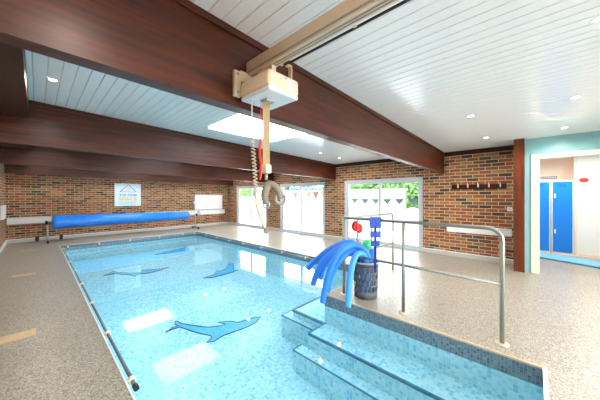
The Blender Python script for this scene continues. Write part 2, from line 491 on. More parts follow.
# walls
def wall(name, mat, *boxes):
    mb = MB()
    for a, b in boxes: mb.box(a, b)
    return mb.build(name, mat, kind='structure')
DOORS = [(2.06,4.39), (5.16,7.43), (8.26,10.58)]
DH = 1.89
ZT = 2.70
segs = [(1.53,2.06),(4.39,5.16),(7.43,8.26),(10.58,YF+.25)]
bx = [((XR,a,0),(XR+.25,b,ZT)) for a, b in segs]+[((XR,a,DH),(XR+.25,b,ZT)) for a, b in DOORS]+[((XR-.02,.14,0),(XR+.25,1.53,ZT))]
wall('wall_right', M['brickY'], *bx)
wall('wall_far', M['brickX'], ((XL-.25,YF,0),(XR,YF+.25,ZT)))
wall('wall_left', M['brickY'], ((XL-.25,YN-.25,0),(XL,YF,ZT)))
wall('wall_near', M['brickX'], ((XL,YN-.25,0),(.4,YN,ZT)), ((.4,YN-.25,2.1),(5.6,YN,ZT)), ((5.6,YN-.25,0),(6.2,YN,ZT)))
e = MB()
for x in (.4,1.66,2.96,4.26,5.54): e.box((x,YN-.15,0),(x+.06,YN-.08,2.1))
for x in (.46,1.72,3.02,4.32): e.box((x,YN-.15,2.03),(x+1.28 if x < 4 else 5.54,YN-.08,2.1)); e.box((x,YN-.15,0),(x+1.28 if x < 4 else 5.54,YN-.08,.07))
wn = e.build('window_1', M['upvc'], kind='structure', label='added glazed wall, unseen behind the viewer, bringing in daylight')  # unseen glazing, added to let daylight in from behind the camera
MB().box((.43,YN-.12,.03),(5.57,YN-.112,2.07)).build('pane', M['glass'], wn)
# pale teal partition with the doorway to the changing room
XT = 6.20
wall('wall_partition', M['teal'], ((XT,-.03,0),(XT+.12,.14,ZT)), ((XT,-1.25,2.10),(XT+.12,-.03,ZT)), ((XT,YN-.25,0),(XT+.12,-1.25,ZT)), ((XT+.12,.04,0),(XR+.2,.14,ZT)))
MB().box((6.10,.14,0),(6.20,.29,zc(6.15)+.05)).build('column', M['post'], kind='structure')
# door lining
e = MB()
for y0, y1 in ((-.035,.055),(-1.34,-1.25)):
    e.box((XT-.018,y0,0),(XT-.0005,y1,2.145))
e.box((XT-.018,-1.25,2.06),(XT-.0005,-.035,2.145))
e.box((XT-.0005,-.06,0),(XT+.14,-.031,2.07)); e.box((XT-.0005,-1.25,0),(XT+.14,-1.22,2.07)); e.box((XT-.0005,-1.25,2.07),(XT+.14,-.031,2.10))
e.build('door_4', M['cream'], kind='structure', label='cream door frame to the changing room')
# changing room shell
wall('wall_changing_back', M['roomwhite'], ((8.6,-3.5,0),(8.72,-.674,2.7)), ((8.6,-.674,2.36),(8.72,.7,2.7)))
wall('wall_changing_recess', M['pinkish'], ((9.2,-.8,0),(9.3,.8,2.7)), ((8.72,-.774,0),(9.2,-.674,2.7)), ((8.6,.6,0),(9.2,.7,2.7)))
wall('wall_changing_side', M['roomwhite'], ((6.95,.45,0),(8.6,.6,2.7)), ((XT+.1,YN-.3,0),(9.3,YN-.15,2.7)))
MB().box((XT+.12,YN-.2,2.50),(9.3,.7,2.54)).build('ceiling_changing', M['white'], kind='structure')
MB().box((8.575,-.70,2.325),(8.6,.6,2.365)).build('trim_lintel', M['trim'], kind='structure')
e = MB(); e.box((8.585,-.70,0),(8.6,-.66,2.33)); e.build('trim_jamb', M['pinkish'], kind='structure')
e = MB(); e.box((8.582,YN,0),(8.6,-.71,.07)); e.build('baseboard_changing', M['pinkish'], kind='structure')

# longitudinal dropped soffit along the left wall
MB().hexa([(XL+.001,1.70,2.39),(-.065,1.70,2.39),(-.065,YF-.001,2.39),(XL+.001,YF-.001,2.39)], [(XL+.001,1.70,2.66),(-.065,1.70,2.66),(-.065,YF-.001,2.66),(XL+.001,YF-.001,2.66)]).build('trim_soffit', M['trim'], kind='structure')
# cross beams
for i, y in enumerate((-1.55, 1.58, 4.72, 7.82, 10.9)):
    y1 = y+.11
    xe = XR-.002 if i else XT-.002
    xs = XL+.001
    MB().hexa([(xs,y,zb(xs)),(xe,y,zb(xe)),(xe,y1,zb(xe)),(xs,y1,zb(xs))], [(xs,y,zc(xs)+.004),(xe,y,zc(xe)+.004),(xe,y1,zc(xe)+.004),(xs,y1,zc(xs)+.004)]).build('beam', M['beam'], kind='structure')
    # slim timber bead where beam meets boards
    e = MB(); e.hexa([(-.07,y-.018,zc(0)-.05),(xe,y-.018,zc(xe)-.045),(xe,y-.001,zc(xe)-.045),(-.07,y-.001,zc(0)-.05)], [(-.07,y-.018,zc(0)-.001),(xe,y-.018,zc(xe)-.001),(xe,y-.001,zc(xe)-.001),(-.07,y-.001,zc(0)-.001)])
    e.build('trim_bead', M['beam'], kind='structure')
for i, (y0, y1) in enumerate(((.29,1.56),(1.69,4.70),(4.83,7.80),(7.93,10.88))):
    MB().box((XR-.055,y0,2.335),(XR-.021 if i == 0 else XR-.001,y1,zc(XR)+.02)).build('trim_ceiling', M['trim'], kind='structure')
# coved skirtings with a white cap strip
def skirting(name, a, b):
    o = MB().box(a, (b[0],b[1],.085)).build('baseboard_'+name, M['skirt'], kind='structure')
    MB().box((a[0],a[1],.085), (b[0],b[1],.105)).build('cap_strip', M['white'], o)
for i, (a, b) in enumerate(segs):
    skirting('right', (XR-.02,a,0), (XR-.001,b if i < 3 else YF-.03,0))
skirting('right', (XR-.045,.30,0), (XR-.021,1.53,0))
skirting('far', (XL+.03,YF-.03,0), (XR-.02,YF-.001,0))
skirting('left', (XL+.001,YN,0), (XL+.03,YF-.001,0))

# sliding patio doors
for i, (y0, y1) in enumerate(DOORS):
    X0, X1 = XR+.02, XR+.10
    f = MB()
    f.box((X0,y0,0),(X1,y0+.055,DH)); f.box((X0,y1-.055,0),(X1,y1,DH)); f.box((X0,y0+.055,DH-.06),(X1,y1-.055,DH)); f.box((X0-.03,y0,0),(X1,y1,.04))
    d = f.build('door_%d' % (i+1), M['upvc'], kind='structure', label='white sliding patio door')
    ym = (y0+y1)/2
    for k, (a, b, xa) in enumerate(((y0+.055,ym+.035,X0+.006),(ym-.035,y1-.055,X0+.042))):
        s_ = MB()
        s_.box((xa,a,.041),(xa+.034,a+.062,DH-.061)); s_.box((xa,b-.062,.041),(xa+.034,b,DH-.061))
        s_.box((xa,a+.062,DH-.125),(xa+.034,b-.062,DH-.061)); s_.box((xa,a+.062,.041),(xa+.034,b-.062,.115))
        so = s_.build('sash', M['upvc'], d)
        MB().box((xa+.013,a+.06,.113),(xa+.019,b-.06,DH-.123)).build('glass', M['glass'], so)
    MB().box((X0-.012,ym-.025,.9),(X0+.004,ym-.008,1.15), .004).build('door_handle', M['white'], d)

# ------------------------------------------------------------------ downlights
def downlight(x, y, label, z=None, power=30, group='recessed ceiling downlights'):
    z = zc(x) if z is None else z
    t = thing('ceiling_light', (x,y,z), label, 'ceiling light', group)
    MB().lathe([(.032,-.001),(.034,-.006),(.044,-.005),(.046,.0)], (x,y,z), 24, caps=(False,False)).build('ring', M['white'], t)
    MB().lathe([(.0001,-.0025),(.033,-.0025)], (x,y,z), 20, caps=(False,False)).build('lens', M['lens'], t)
    l = bpy.data.lights.new('downlight_lamp', 'SPOT')
    l.energy = power; l.color = (1,.94,.85); l.spot_size = math.radians(168); l.spot_blend = .6; l.shadow_soft_size = .035
    lo = bpy.data.objects.new('downlight_lamp', l); COL.objects.link(lo)
    lo.parent = t; lo.location = (0,0,-.05)
    return t
for x, y, lb in ((4.14,.65,'round white ceiling downlight in line with the left end of the coat hook rail'),
                 (5.63,.65,'round white ceiling downlight nearest the brown timber column'),
                 (4.17,-.33,'round white ceiling downlight nearer the viewer of the two above the teal partition'),
                 (5.65,-.33,'round white ceiling downlight closest to the teal partition, over the doorway'),
                 (2.53,-.31,'round white ceiling downlight at the right picture edge'),
                 (.12,3.7,'round white ceiling downlight beside the left timber soffit, before the second beam'),
                 (4.9,3.92,'round white ceiling downlight beyond the big near beam, left of its pair'),
                 (5.77,3.95,'round white ceiling downlight beyond the big near beam, nearer the windows')):
    downlight(x, y, lb, power=26 if y < 1 else 30)
for x, y in ((.15,.65),(.15,-.33),(2.53,-2.4),(4.2,-2.4),(.15,-2.4),(.12,6.9),(4.9,7.0),(5.77,7.0),(.12,10.1),(4.9,10.1),(5.77,10.1)):
    downlight(x, y, power=70 if x < 1 and -1 < y < 0 else 24, label='round white ceiling downlight hidden behind a timber beam or out of view')
downlight(7.6, -.9, 'round ceiling downlight inside the changing room', 2.50, 62)
downlight(7.9, .1, 'added unseen downlight brightening the locker recess in the changing room', 2.50, 58)  # extra unseen lamp, added to brighten the recess behind the lockers
downlight(7.6, -2.2, 'round ceiling downlight deep inside the changing room', 2.50, 58)

# ------------------------------------------------------------------ ceiling track and hoist
t = thing('ceiling_track', (1.117,0,2.33), 'long cream hoist track under the ceiling, running over the viewer to the near beam', 'hoist track')
e = MB()
e.box((1.08,-1.50,2.285),(1.155,1.575,2.385), .006)
e.build('rail', M['track'], t)
e = MB(); e.box((1.074,-1.5,2.298),(1.08,1.575,2.306)); e.box((1.105,-1.5,2.281),(1.112,1.575,2.285)); e.box((1.126,-1.5,2.281),(1.133,1.575,2.285))
e.build('groove', M['grey'], t)
e = MB(); e.box((.965,1.545,2.10),(1.02,1.578,2.285), .004); e.box((1.02,1.555,2.22),(1.165,1.578,2.30), .003)
e.build('end_bracket', M['track'], t)
for q in ((.99,2.26),(.99,2.13)): MB().lathe([(.009,-.005),(.009,.002)], (q[0],1.543,q[1]), 12, 'y').build('bolt', M['grey'], t)
e = MB(); e.box((1.19,-1.5,2.297),(1.201,1.30,2.307))
e.build('power_rail', M['black'], t)
for y in (-1.2,-.2,.7,1.28): MB().box((1.15,y,2.299),(1.192,y+.02,2.305)).build('rail_clip', M['track'], t)

t = thing('patient_hoist', (1.125,1.372,2.06), 'cream motor hoist hanging under the ceiling track with lifting strap and coiled cord', 'hoist')
e = MB(); e.box((1.0,1.21,2.085),(1.275,1.535,2.195), .022, 3)
e.build('housing', M['hoist'], t)
e = MB(); e.box((1.004,1.214,2.060),(1.271,1.531,2.092), .012, 2)
e.build('lower_cover', M['hoistunder'], t)
e = MB(); e.box((1.10,1.30,2.19),(1.135,1.46,2.283)); e.box((1.225,1.24,2.19),(1.235,1.27,2.30)); e.box((1.195,1.24,2.29),(1.235,1.27,2.30))
e.build('trolley', M['track'], t)
e = MB(); e.box((1.155,1.2065,2.10),(1.205,1.2105,2.165), .002)
e.build('label_plate', M['white'], t)
e = MB(); e.lathe([(.006,-.004),(.006,.002)], (1.145,1.209,2.17), 10, 'y'); e.build('screw', M['grey'], t)
e = MB(); e.box((1.085,1.34,2.048),(1.165,1.41,2.062), .003); e.build('strap_guide', M['grey'], t)
e = MB(); e.hexa([(1.093,1.392,1.60),(1.129,1.359,1.60),(1.131,1.361,1.60),(1.095,1.394,1.60)], [(1.093,1.392,2.055),(1.129,1.359,2.055),(1.131,1.361,2.055),(1.095,1.394,2.055)])
e.build('lifting_strap', M['strap'], t)
e = MB(); e.box((1.085,1.345,1.545),(1.135,1.405,1.605), .006); e.build('buckle', M['hoist'], t)
e = MB(); e.tube([(1.11,1.375,1.55),(1.11,1.375,1.50)], .011, 8); e.build('swivel', M['steel'], t)
pts = [(1.041,1.447,2.07),(1.041,1.447,1.83)]
n = 16*14
for i in range(n+1):
    k = i/n
    cx, cy, cz = 1.041+.019*k, 1.447-.021*k, 1.83-.40*k
    a = 2*PI*16*k
    pts.append((cx+.013*math.cos(a), cy+.013*math.sin(a), cz))
e = MB(); e.tube(pts, .0042, 6); e.build('coiled_cord', M['cord'], t)
e = MB(); e.tube(catmull([(1.060,1.426,1.435),(1.062,1.424,1.34),(1.078,1.407,1.25),(1.103,1.381,1.155)], 5), .012, 8); e.build('cord_sleeve', M['cord'], t)
e = MB(); e.tube([(1.105,1.379,1.165),(1.109,1.375,1.125)], [.013,.015], 10); e.build('handset', M['padded'], t, label='small dark hand control at the cord end')
e = MB(); e.tube([(1.084,1.401,2.06),(1.083,1.402,1.78)], .0028, 6); e.tube(catmull([(1.083,1.402,1.79),(1.078,1.407,1.70),(1.086,1.40,1.60),(1.079,1.405,1.50)], 4), [.004]+[.009]*11+[.006], 8)
e.build('pull_cord', M['red'], t, label='red emergency lowering cord')

t = thing('spreader_bar', (1.11,1.375,1.47), 'grey padded sling spreader bar hanging from the hoist strap', 'spreader bar')
u_ = Vector((.687,-.727,0))
c = Vector((1.11,1.375,0))
def sp(a, z): return c+u_*a+Vector((0,0,z))
e = MB(); e.tube(catmull([sp(.0,1.33),sp(-.012,1.385),sp(-.002,1.435),sp(.022,1.47),sp(.065,1.45),sp(.09,1.405),sp(.10,1.365)], 5), [.018,.02,.023,.025,.026,.027,.028,.028,.028,.028,.027,.026,.026,.026,.026,.026,.025,.025,.024,.024,.024,.024,.022,.022,.022,.022,.02,.02,.018,.018,.017], 12)
e.build('bar', M['padded'], t)
e = MB(); e.tube(arc(sp(.10,1.365), .034, 0, 2*PI, u_, (0,0,1), 16)[:-1], .012, 8, closed=True); e.build('hook', M['grey'], t)
e = MB(); e.tube(arc(sp(.0,1.325), .022, 0, 2*PI, u_, (0,0,1), 14)[:-1], .008, 8, closed=True); e.build('hook', M['grey'], t)

# ------------------------------------------------------------------ handrails on the deck
def flange(p, t):
    MB().lathe([(.055,0),(.055,.006),(.035,.010),(.03,.012)], (p[0],p[1],.0), 20).build('floor_flange', M['flange'], t)
R = .0195
t = thing('handrail', (3.0,1.1,0), 'long grey tubular guard rail with a rounded near corner along the raised pool edge', 'handrail')
e = MB()
e.tube([(3.0,.225,.004),(3.0,.225,.97)]+arc((3.0,.335,.97), .11, PI, PI/2, (0,1,0), (0,0,1), 8)+[(3.0,1.975,1.085)], R, 14)
e.build('top_rail', M['rail'], t)
e = MB(); e.tube([(3.0,1.975,.004),(3.0,1.975,1.085)], R, 14); e.build('post', M['rail'], t)
e = MB(); e.tube([(3.0,1.14,.004),(3.0,1.14,1.075)], R, 14); e.build('post', M['rail'], t)
e = MB(); e.tube([(3.0,.225,.56),(3.0,1.975,.57)], R*.82, 12); e.build('lower_rail', M['rail'], t)
for y in (.225,1.14,1.975): flange((3.0,y), t)
t = thing('handrail', (3.9,1.93,0), 'shorter grey tubular guard rail behind the basket, running toward the windows', 'handrail')
e = MB()
e.tube([(4.57,1.93,.004),(4.57,1.93,.97)]+arc((4.47,1.93,.97), .10, 0, PI/2, (1,0,0), (0,0,1), 8)+[(3.26,1.93,1.085)], R*.9, 14)
e.build('top_rail', M['rail'], t)
for x in (3.29,3.73):
    e = MB(); e.tube([(x,1.93,.004),(x,1.93,1.07)], R*.9, 14); e.build('post', M['rail'], t)
e = MB(); e.tube([(3.29,1.93,.54),(4.57,1.93,.53)], R*.75, 12); e.build('lower_rail', M['rail'], t)
for x in (3.29,3.73,4.57): flange((x,1.93), t)

# ------------------------------------------------------------------ basket with oval holes, noodles and floats
bc = Vector((3.15,1.715,0))
t = thing('laundry_basket', tuple(bc), 'charcoal plastic tub with oval holes, standing on the deck and holding the noodles', 'basket')
NB, NR = 17, 4
H = .49
def br(z): return .152+.020*(z/H)
bmk = bmesh.new()
grid = []
SUB = 6
zs_edges = [.10+.33*i/NR for i in range(NR+1)]
def wallpt(a, z): return Vector((bc.x+br(z)*math.cos(a), bc.y+br(z)*math.sin(a), z))
# solid lower and upper bands
def band(z0, z1, n=60):
    for k in range(n):
        a0, a1 = 2*PI*k/n, 2*PI*(k+1)/n
        bmk.faces.new([bmk.verts.new(wallpt(*q)) for q in ((a0,z0),(a1,z0),(a1,z1),(a0,z1))]).smooth = True
band(.004, .10); band(.43, H)
# perforated rows: each cell is a ring of quads round an oval hole
for r in range(NR):
    z0, z1 = zs_edges[r], zs_edges[r+1]
    for k in range(NB):
        off = .5 if r % 2 else 0
        a0 = 2*PI*(k+off)/NB; a1 = 2*PI*(k+1+off)/NB
        ac, zm = (a0+a1)/2, (z0+z1)/2
        outer, inner = [], []
        for j in range(16):
            th = 2*PI*j/16+PI/4
            cx, cz = math.cos(th), math.sin(th)
            m_ = max(abs(cx), abs(cz))
            outer.append((ac+(a1-a0)/2*cx/m_, zm+(z1-z0)/2*cz/m_))
            inner.append((ac+(a1-a0)/2*.60*cx, zm+(z1-z0)/2*.74*cz))
        ov = [bmk.verts.new(wallpt(*q)) for q in outer]; iv = [bmk.verts.new(wallpt(*q)) for q in inner]
        for j in range(16):
            bmk.faces.new((ov[j], ov[(j+1) % 16], iv[(j+1) % 16], iv[j])).smooth = True
n = 60
bmk.faces.new([bmk.verts.new(wallpt(2*PI*k/n, .004)) for k in range(n)])
bmesh.ops.remove_doubles(bmk, verts=bmk.verts, dist=.0004)
m_ = MB(); m_.bm.free(); m_.bm = bmk
ob = m_.build('body', M['basket'], t)
sm = ob.modifiers.new('wall', 'SOLIDIFY'); sm.thickness = .004
MB().lathe([(br(H)-.006,H-.012),(br(H)+.012,H-.012),(br(H)+.014,H+.006),(br(H)-.006,H+.006),(br(H)-.006,H-.012)], tuple(bc), 60, caps=(False,False)).build('rim', M['basketrim'], t)

NOOD = [
 ([(2.75,1.748,-.035),(2.759,1.739,.183),(2.794,1.731,.421),(2.856,1.709,.595),(2.963,1.698,.628),(3.075,1.685,.56),(3.13,1.68,.40),(3.135,1.685,.10)], 'noodlelight', 'light blue foam pool noodle, the one curving down nearest the basket'),
 ([(2.569,2.013,.008),(2.572,1.966,.253),(2.618,1.889,.53),(2.714,1.816,.693),(2.855,1.754,.742),(3.017,1.698,.690),(3.13,1.66,.54),(3.175,1.655,.30),(3.17,1.68,.06)], 'noodle', 'blue foam pool noodle with the highest arch, drooping lowest toward the water'),
 ([(2.69,2.031,.113),(2.689,1.988,.285),(2.736,1.909,.49),(2.844,1.824,.626),(2.989,1.758,.645),(3.07,1.73,.575),(3.10,1.73,.40),(3.10,1.735,.08)], 'noodle', 'blue foam pool noodle tucked just inside the highest arching one, ending above the deck corner'),
 ([(2.709,2.302,.138),(2.719,2.219,.338),(2.746,2.117,.519),(2.826,1.988,.65),(2.93,1.879,.705),(3.042,1.79,.66),(3.12,1.755,.50),(3.15,1.75,.10)], 'noodle', 'blue foam pool noodle ending second from the left over the water'),
 ([(2.772,2.454,.323),(2.802,2.305,.476),(2.855,2.147,.615),(2.94,2.0,.712),(3.05,1.89,.735),(3.15,1.81,.655),(3.20,1.77,.50),(3.20,1.745,.10)], 'noodle', 'blue foam pool noodle reaching furthest left with its end raised over the water'),
 ([(2.884,2.306,.181),(2.862,2.242,.346),(2.883,2.132,.52),(2.98,2.0,.625),(3.09,1.89,.625),(3.19,1.815,.545),(3.225,1.77,.38),(3.225,1.73,.10)], 'noodle', 'blue foam pool noodle hanging short behind the others, mostly covered'),
]
for pts, mt, lb in NOOD:
    P = catmull(pts, 6)
    o = MB().tube(P, .040, 14).build('pool_noodle', M[mt], origin=tuple(P[0]))
    tag(o, lb, 'pool noodle', 'foam pool noodles in the basket')
o = MB().ball((3.31,1.78,.685), .072, n=20).build('play_ball', M['green'], origin=(3.31,1.78,.613))
tag(o, 'green ball resting on the noodles behind the basket', 'ball')
e = MB(); e.box((3.20,1.62,.48),(3.28,1.70,.66), .02, 3)
o = e.build('foam_float', M['noodlelight'], origin=(3.24,1.66,.48)); tag(o, 'pale blue foam float sticking out of the basket beside the green ball', 'pool float')

t = thing('float_belt', (2.955,1.474,1.0), 'royal blue swimming float belt of foam blocks hanging on the guard rail over the basket', 'float belt')
dirv = Vector((.687,-.727,0)); fwd = Vector((.727,.687,0))
def blk(z0, z1, hw, name, mat, th=.018, cen=(2.95,1.474)):
    c_ = Vector((cen[0],cen[1],0))
    p = [c_-dirv*hw-fwd*th, c_+dirv*hw-fwd*th, c_+dirv*hw+fwd*th, c_-dirv*hw+fwd*th]
    e = MB(); e.hexa([q+Vector((0,0,z0)) for q in p], [q+Vector((0,0,z1)) for q in p])
    bmesh.ops.bevel(e.bm, geom=list(e.bm.edges), offset=.008, segments=2, affect='EDGES')
    return e.build(name, mat, t)
blk(.985,1.125,.070,'foam_block',M['floatblue'])
blk(.865,.945,.064,'foam_block',M['floatblue'])
blk(.755,.825,.052,'foam_block',M['floatblue'])
blk(.44,1.09,.012,'webbing_strap',M['navy'],.022)
e = MB(); e.tube(arc((3.0-.012,1.474,1.085), .034, 0, 2*PI, (1,0,0), (0,0,1), 14)[:-1], .006, 6, closed=True); e.build('hanging_loop', M['navy'], t)

t = thing('swim_armbands', (3.25,1.90,1.06), 'pair of red inflatable armbands tied to the rail beside the corner post', 'armbands')
for c_, rr in (((3.185,1.90,.955),.056),((3.235,1.862,.92),.050)):
    e = MB(); e.tube(arc(c_, rr*.72, 0, 2*PI, tuple(dirv*.62), (0,0,1.25), 18)[:-1], rr*.55, 10, closed=True)
    e.build('armband', M['red'], t)
e = MB(); e.tube(catmull([(3.27,1.93,1.10),(3.22,1.90,1.05),(3.19,1.90,1.0)], 4), .005, 6); e.tube(catmull([(3.27,1.93,1.10),(3.25,1.88,1.04),(3.235,1.865,.96)], 4), .005, 6)
e.tube(catmull([(3.19,1.90,.90),(3.13,1.95,.74),(3.07,2.0,.64)], 4), .006, 6); e.tube(catmull([(3.235,1.865,.87),(3.25,1.86,.76),(3.255,1.87,.60)], 4), .006, 6)
e.build('tie_cord', M['cord'], t)

# ------------------------------------------------------------------ grab rail round the pool at the water's edge
zr = -.045
t = thing('pool_grab_rail', (.52,6,zr), 'dark tubular grab rail along the left pool edge ending in a black cap', 'grab rail')
MB().tube([(.512,2.19,zr),(.512,9.66,zr)], .0135, 12).build('tube', M['pole'], t)
MB().tube([(.512,2.15,zr),(.512,2.20,zr)], .019, 14).build('end_cap', M['black'], t)
def bracket(mb, p, q):
    d_ = (Vector(q)-Vector(p))
    mb.tube([p, q], .013, 8)
    mb.tube([Vector(p)-Vector((0,0,0))+Vector((0,-.018,0) if abs(d_.x) > abs(d_.y) else (-.018,0,0)), Vector(p)+Vector((0,.018,0) if abs(d_.x) > abs(d_.y) else (.018,0,0))], .027, 12)
    return mb
for y in (2.28,3.24,4.29,5.35,6.4,7.4,8.4,9.35):
    bracket(MB(), (.512,y,zr), (PX0,y,zr)).build('bracket', M['bracket'], t)
t = thing('pool_grab_rail', (2.4,9.68,zr), 'dark tubular grab rail on white brackets along the far pool edge under the cover roller', 'grab rail')
MB().tube([(.512,9.68,zr),(4.33,9.68,zr)], .018, 12).build('tube', M['pole'], t)
for x in (.62,1.32,2.12,3.0,3.8,4.25):
    bracket(MB(), (x,9.68,zr), (x,PY1,zr)).build('bracket', M['bracket'], t)
t = thing('pool_grab_rail', (4.33,6,zr), 'dark tubular grab rail along the pool edge facing the patio doors', 'grab rail')
MB().tube([(4.33,2.95,zr),(4.33,9.66,zr)], .018, 12).build('tube', M['pole'], t)
for y in (3.9,4.72,5.59,6.47,7.27,8.1,8.9,9.5):
    bracket(MB(), (4.33,y,zr), (PX1,y,zr)).build('bracket', M['bracket'], t)

# tan access covers let into the left deck
for y, lb in ((3.72,'tan rectangular cover plate in the left deck, nearest of the three'), (6.57,'tan rectangular cover plate in the left deck, middle of the three'), (9.54,'tan rectangular cover plate in the left deck, farthest of the three by the end wall')):
    o = MB().box((-.29,y-.09,.0),(.0,y+.09,.006), .003).build('cover_plate', M['tan'], origin=(-.15,y,0))
    tag(o, lb, 'cover plate', 'tan cover plates on the left deck')

# dolphins inlaid in the pool floor
DOL = [
 ([(2.79,3.62),(2.66,3.68),(2.39,3.73),(2.31,3.86),(2.15,3.96),(2.21,3.82),(2.08,3.85),(1.94,3.95),(1.8,4.15),(1.68,4.34),(1.67,4.42),(1.64,4.48),(1.6,4.39),(1.62,4.3),(1.54,4.32),(1.4,4.25),(1.52,4.27),(1.63,4.25),(1.7,4.05),(1.78,3.86),(1.88,3.69),(1.86,3.63),(1.75,3.57),(1.84,3.52),(1.95,3.55),(2.03,3.56),(2.24,3.53),(2.43,3.51),(2.63,3.53)], 'large blue dolphin mosaic with dark outline, nearest on the pool floor'),
 ([(2.91,6.09),(3.2,6.14),(3.43,6.39),(3.48,6.27),(3.68,6.37),(4.05,6.79),(4.11,6.65),(3.79,6.13),(3.88,6.04),(3.65,6.0),(3.31,5.97),(3.05,5.99)], 'blue dolphin mosaic with upturned tail, on the pool floor near the patio door side'),
 ([(1.16,7.83),(1.33,7.98),(1.39,8.05),(1.46,7.85),(1.69,7.6),(1.89,7.5),(1.96,7.69),(2.24,7.53),(2.55,7.46),(2.25,7.37),(2.01,7.33),(1.76,7.44),(1.7,7.31),(1.64,7.48),(1.38,7.82)], 'slim blue dolphin mosaic on the left half of the pool floor beyond the largest one'),
 ([(2.71,9.11),(3.04,9.24),(3.44,9.35),(3.73,9.44),(3.87,9.57),(3.6,9.01),(3.37,9.06),(3.05,9.03)], 'small blue dolphin mosaic farthest away, by the far end of the pool'),
]
for poly, lb in DOL:
    cx = sum(p[0] for p in poly)/len(poly); cy = sum(p[1] for p in poly)/len(poly)
    t = thing('dolphin_mosaic', (cx,cy,zf(cy)), lb, 'floor mosaic', 'dolphin mosaics on the pool floor')
    MB().prism([(x,y,zf(y)+.0005) for x, y in poly], (0,0,.004)).build('body', M['dolphin'], t)
    MB().tube([(x,y,zf(y)+.003) for x, y in poly], .010, 6, closed=True).build('outline', M['outline'], t)

# ------------------------------------------------------------------ far wall: cover roller, dado boards, sign, whiteboard
t = thing('pool_cover_roller', (2.5,10.72,0), 'long roller wound with a bright blue pool cover, standing along the far brick wall', 'pool cover roller')
prof = [(.10,.0),(.20,.008)]
L0, L1 = .33, 4.50
N = 64
for i in range(N+1):
    k = i/N
    prof.append((.215-.055*k+.006*math.sin(k*47)+.005*math.sin(k*23+1), .012+(L1-L0-.1)*k))
prof += [(.10,L1-L0-.03),(.05,L1-L0)]
MB().lathe(prof, (L0,10.72,.60), 32, 'x').build('wound_cover', M['cover'], t)
MB().tube([(.18,10.72,.60),(4.86,10.72,.60)], .03, 12).build('axle', M['steel'], t)
for x in (.235,4.74):
    e = MB(); e.tube([(x,10.72,.05),(x,10.72,.60)], .024, 10); e.box((x-.03,10.40,.06),(x+.03,11.02,.10), .005)
    e.box((x-.02,10.70,.58),(x+.02,10.74,.66), .004); e.build('stand', M['steel'] if x < 1 else M['grey'], t)
    MB().lathe([(.03,-.03),(.06,-.025),(.06,.025),(.03,.03)], (x-.02 if x < 1 else x+.05,10.72,.60), 16, 'x').build('bearing', M['black'], t)
    for y in (10.42,11.0):
        MB().lathe([(.012,-.02),(.048,-.02),(.048,.02),(.012,.02)], (x,y,.049), 16, 'x').build('caster', M['black'], t)
e = MB(); e.tube([(4.86,10.72,.60),(4.90,10.72,.60)], .03, 10); e.tube(arc((4.90,10.72,.60), .14, 0, 2*PI, (0,1,0), (0,0,1), 20)[:-1], .012, 8, closed=True); e.box((4.893,10.59,.59),(4.907,10.85,.61)); e.box((4.893,10.71,.47),(4.907,10.73,.73))
e.build('hand_wheel', M['grey'], t)
for x, lb in ((.02,'small black stop block on the deck left of the cover roller'), (.56,'small black stop block on the deck under the blue roll, near its left end')):
    o = MB().box((x-.04,11.17,0),(x+.04,11.25,.15), .012).build('stop_block', M['black'], origin=(x,11.21,0)); tag(o, lb, 'stop block', 'black stop blocks under the roller')

def dado(a, b, axis, lb):
    t = thing('wall_panel_heater', tuple((Vector(a)+Vector(b))/2), lb, 'wall board')
    MB().box(a, b, .006).build('cover', M['white'], t)
    if axis == 'x':
        MB().box((a[0]+.01,a[1]-.004,b[2]-.03),(b[0]-.01,a[1]+.002,b[2]-.022)).build('vent_line', M['grey'], t)
    else:
        MB().box((a[0]-.003,a[1]+.01,b[2]-.03),(a[0]+.002,b[1]-.01,b[2]-.022)).build('vent_line', M['grey'], t)
dado((-.60,11.33,.55),(6.5,11.398,.755), 'x', 'long white boxed board fixed along the far brick wall behind the roller')
dado((6.635,.345,.565),(6.679,1.52,.72), 'y', 'white boxed board low on the brick wall under the coat hooks')

# sign
t = thing('wall_sign', (2.42,11.37,1.46), 'square pale sign with a blue house outline and yellow lettering on the far wall', 'sign')
MB().box((2.0,11.37,1.03),(2.85,11.398,1.89)).build('board', M['signw'], t)
def text(name, s, x, z, size, mat, parent, y=11.366, ext=.002, width=None):
    c = bpy.data.curves.new(name, 'FONT'); c.body = s; c.size = size; c.align_x = 'CENTER'; c.extrude = ext; c.offset = size*.02
    o = bpy.data.objects.new(name, c); COL.objects.link(o)
    o.parent = parent; o.location = Vector((x,y,z))-wloc(parent); o.rotation_euler = (PI/2,0,0)
    c.materials.append(mat)
    bpy.context.view_layer.update()
    if width and o.dimensions.x > 0: o.scale.x = width/o.dimensions.x
    me = bpy.data.meshes.new_from_object(o.evaluated_get(bpy.context.evaluated_depsgraph_get()))
    me.name = name; sc_ = o.scale.x
    n_ = bpy.data.objects.new(name, me); COL.objects.link(n_)
    n_.parent = parent; n_.location = o.location; n_.rotation_euler = o.rotation_euler; n_.scale.x = sc_
    if not me.materials: me.materials.append(mat)
    bpy.data.objects.remove(o)
    return n_
text('lettering', 'THE SWIM', 2.425, 1.40, .125, M['signblue'], t, width=.56)
text('lettering', 'SPACE', 2.425, 1.245, .165, M['signyel'], t, width=.58)
e = MB()
e.tube([(2.17,11.366,1.57),(2.43,11.366,1.845),(2.69,11.366,1.57)], .012, 6); e.tube([(2.17,11.366,1.57),(2.69,11.366,1.57)], .006, 6)
e.build('house_outline', M['signnavy'], t)
e = MB()
for k in range(8):
    a = PI/4*k; e.tube([(2.43+.045*math.cos(a),11.366,1.67+.045*math.sin(a)),(2.43+.075*math.cos(a),11.366,1.67+.075*math.sin(a))], .006, 5)
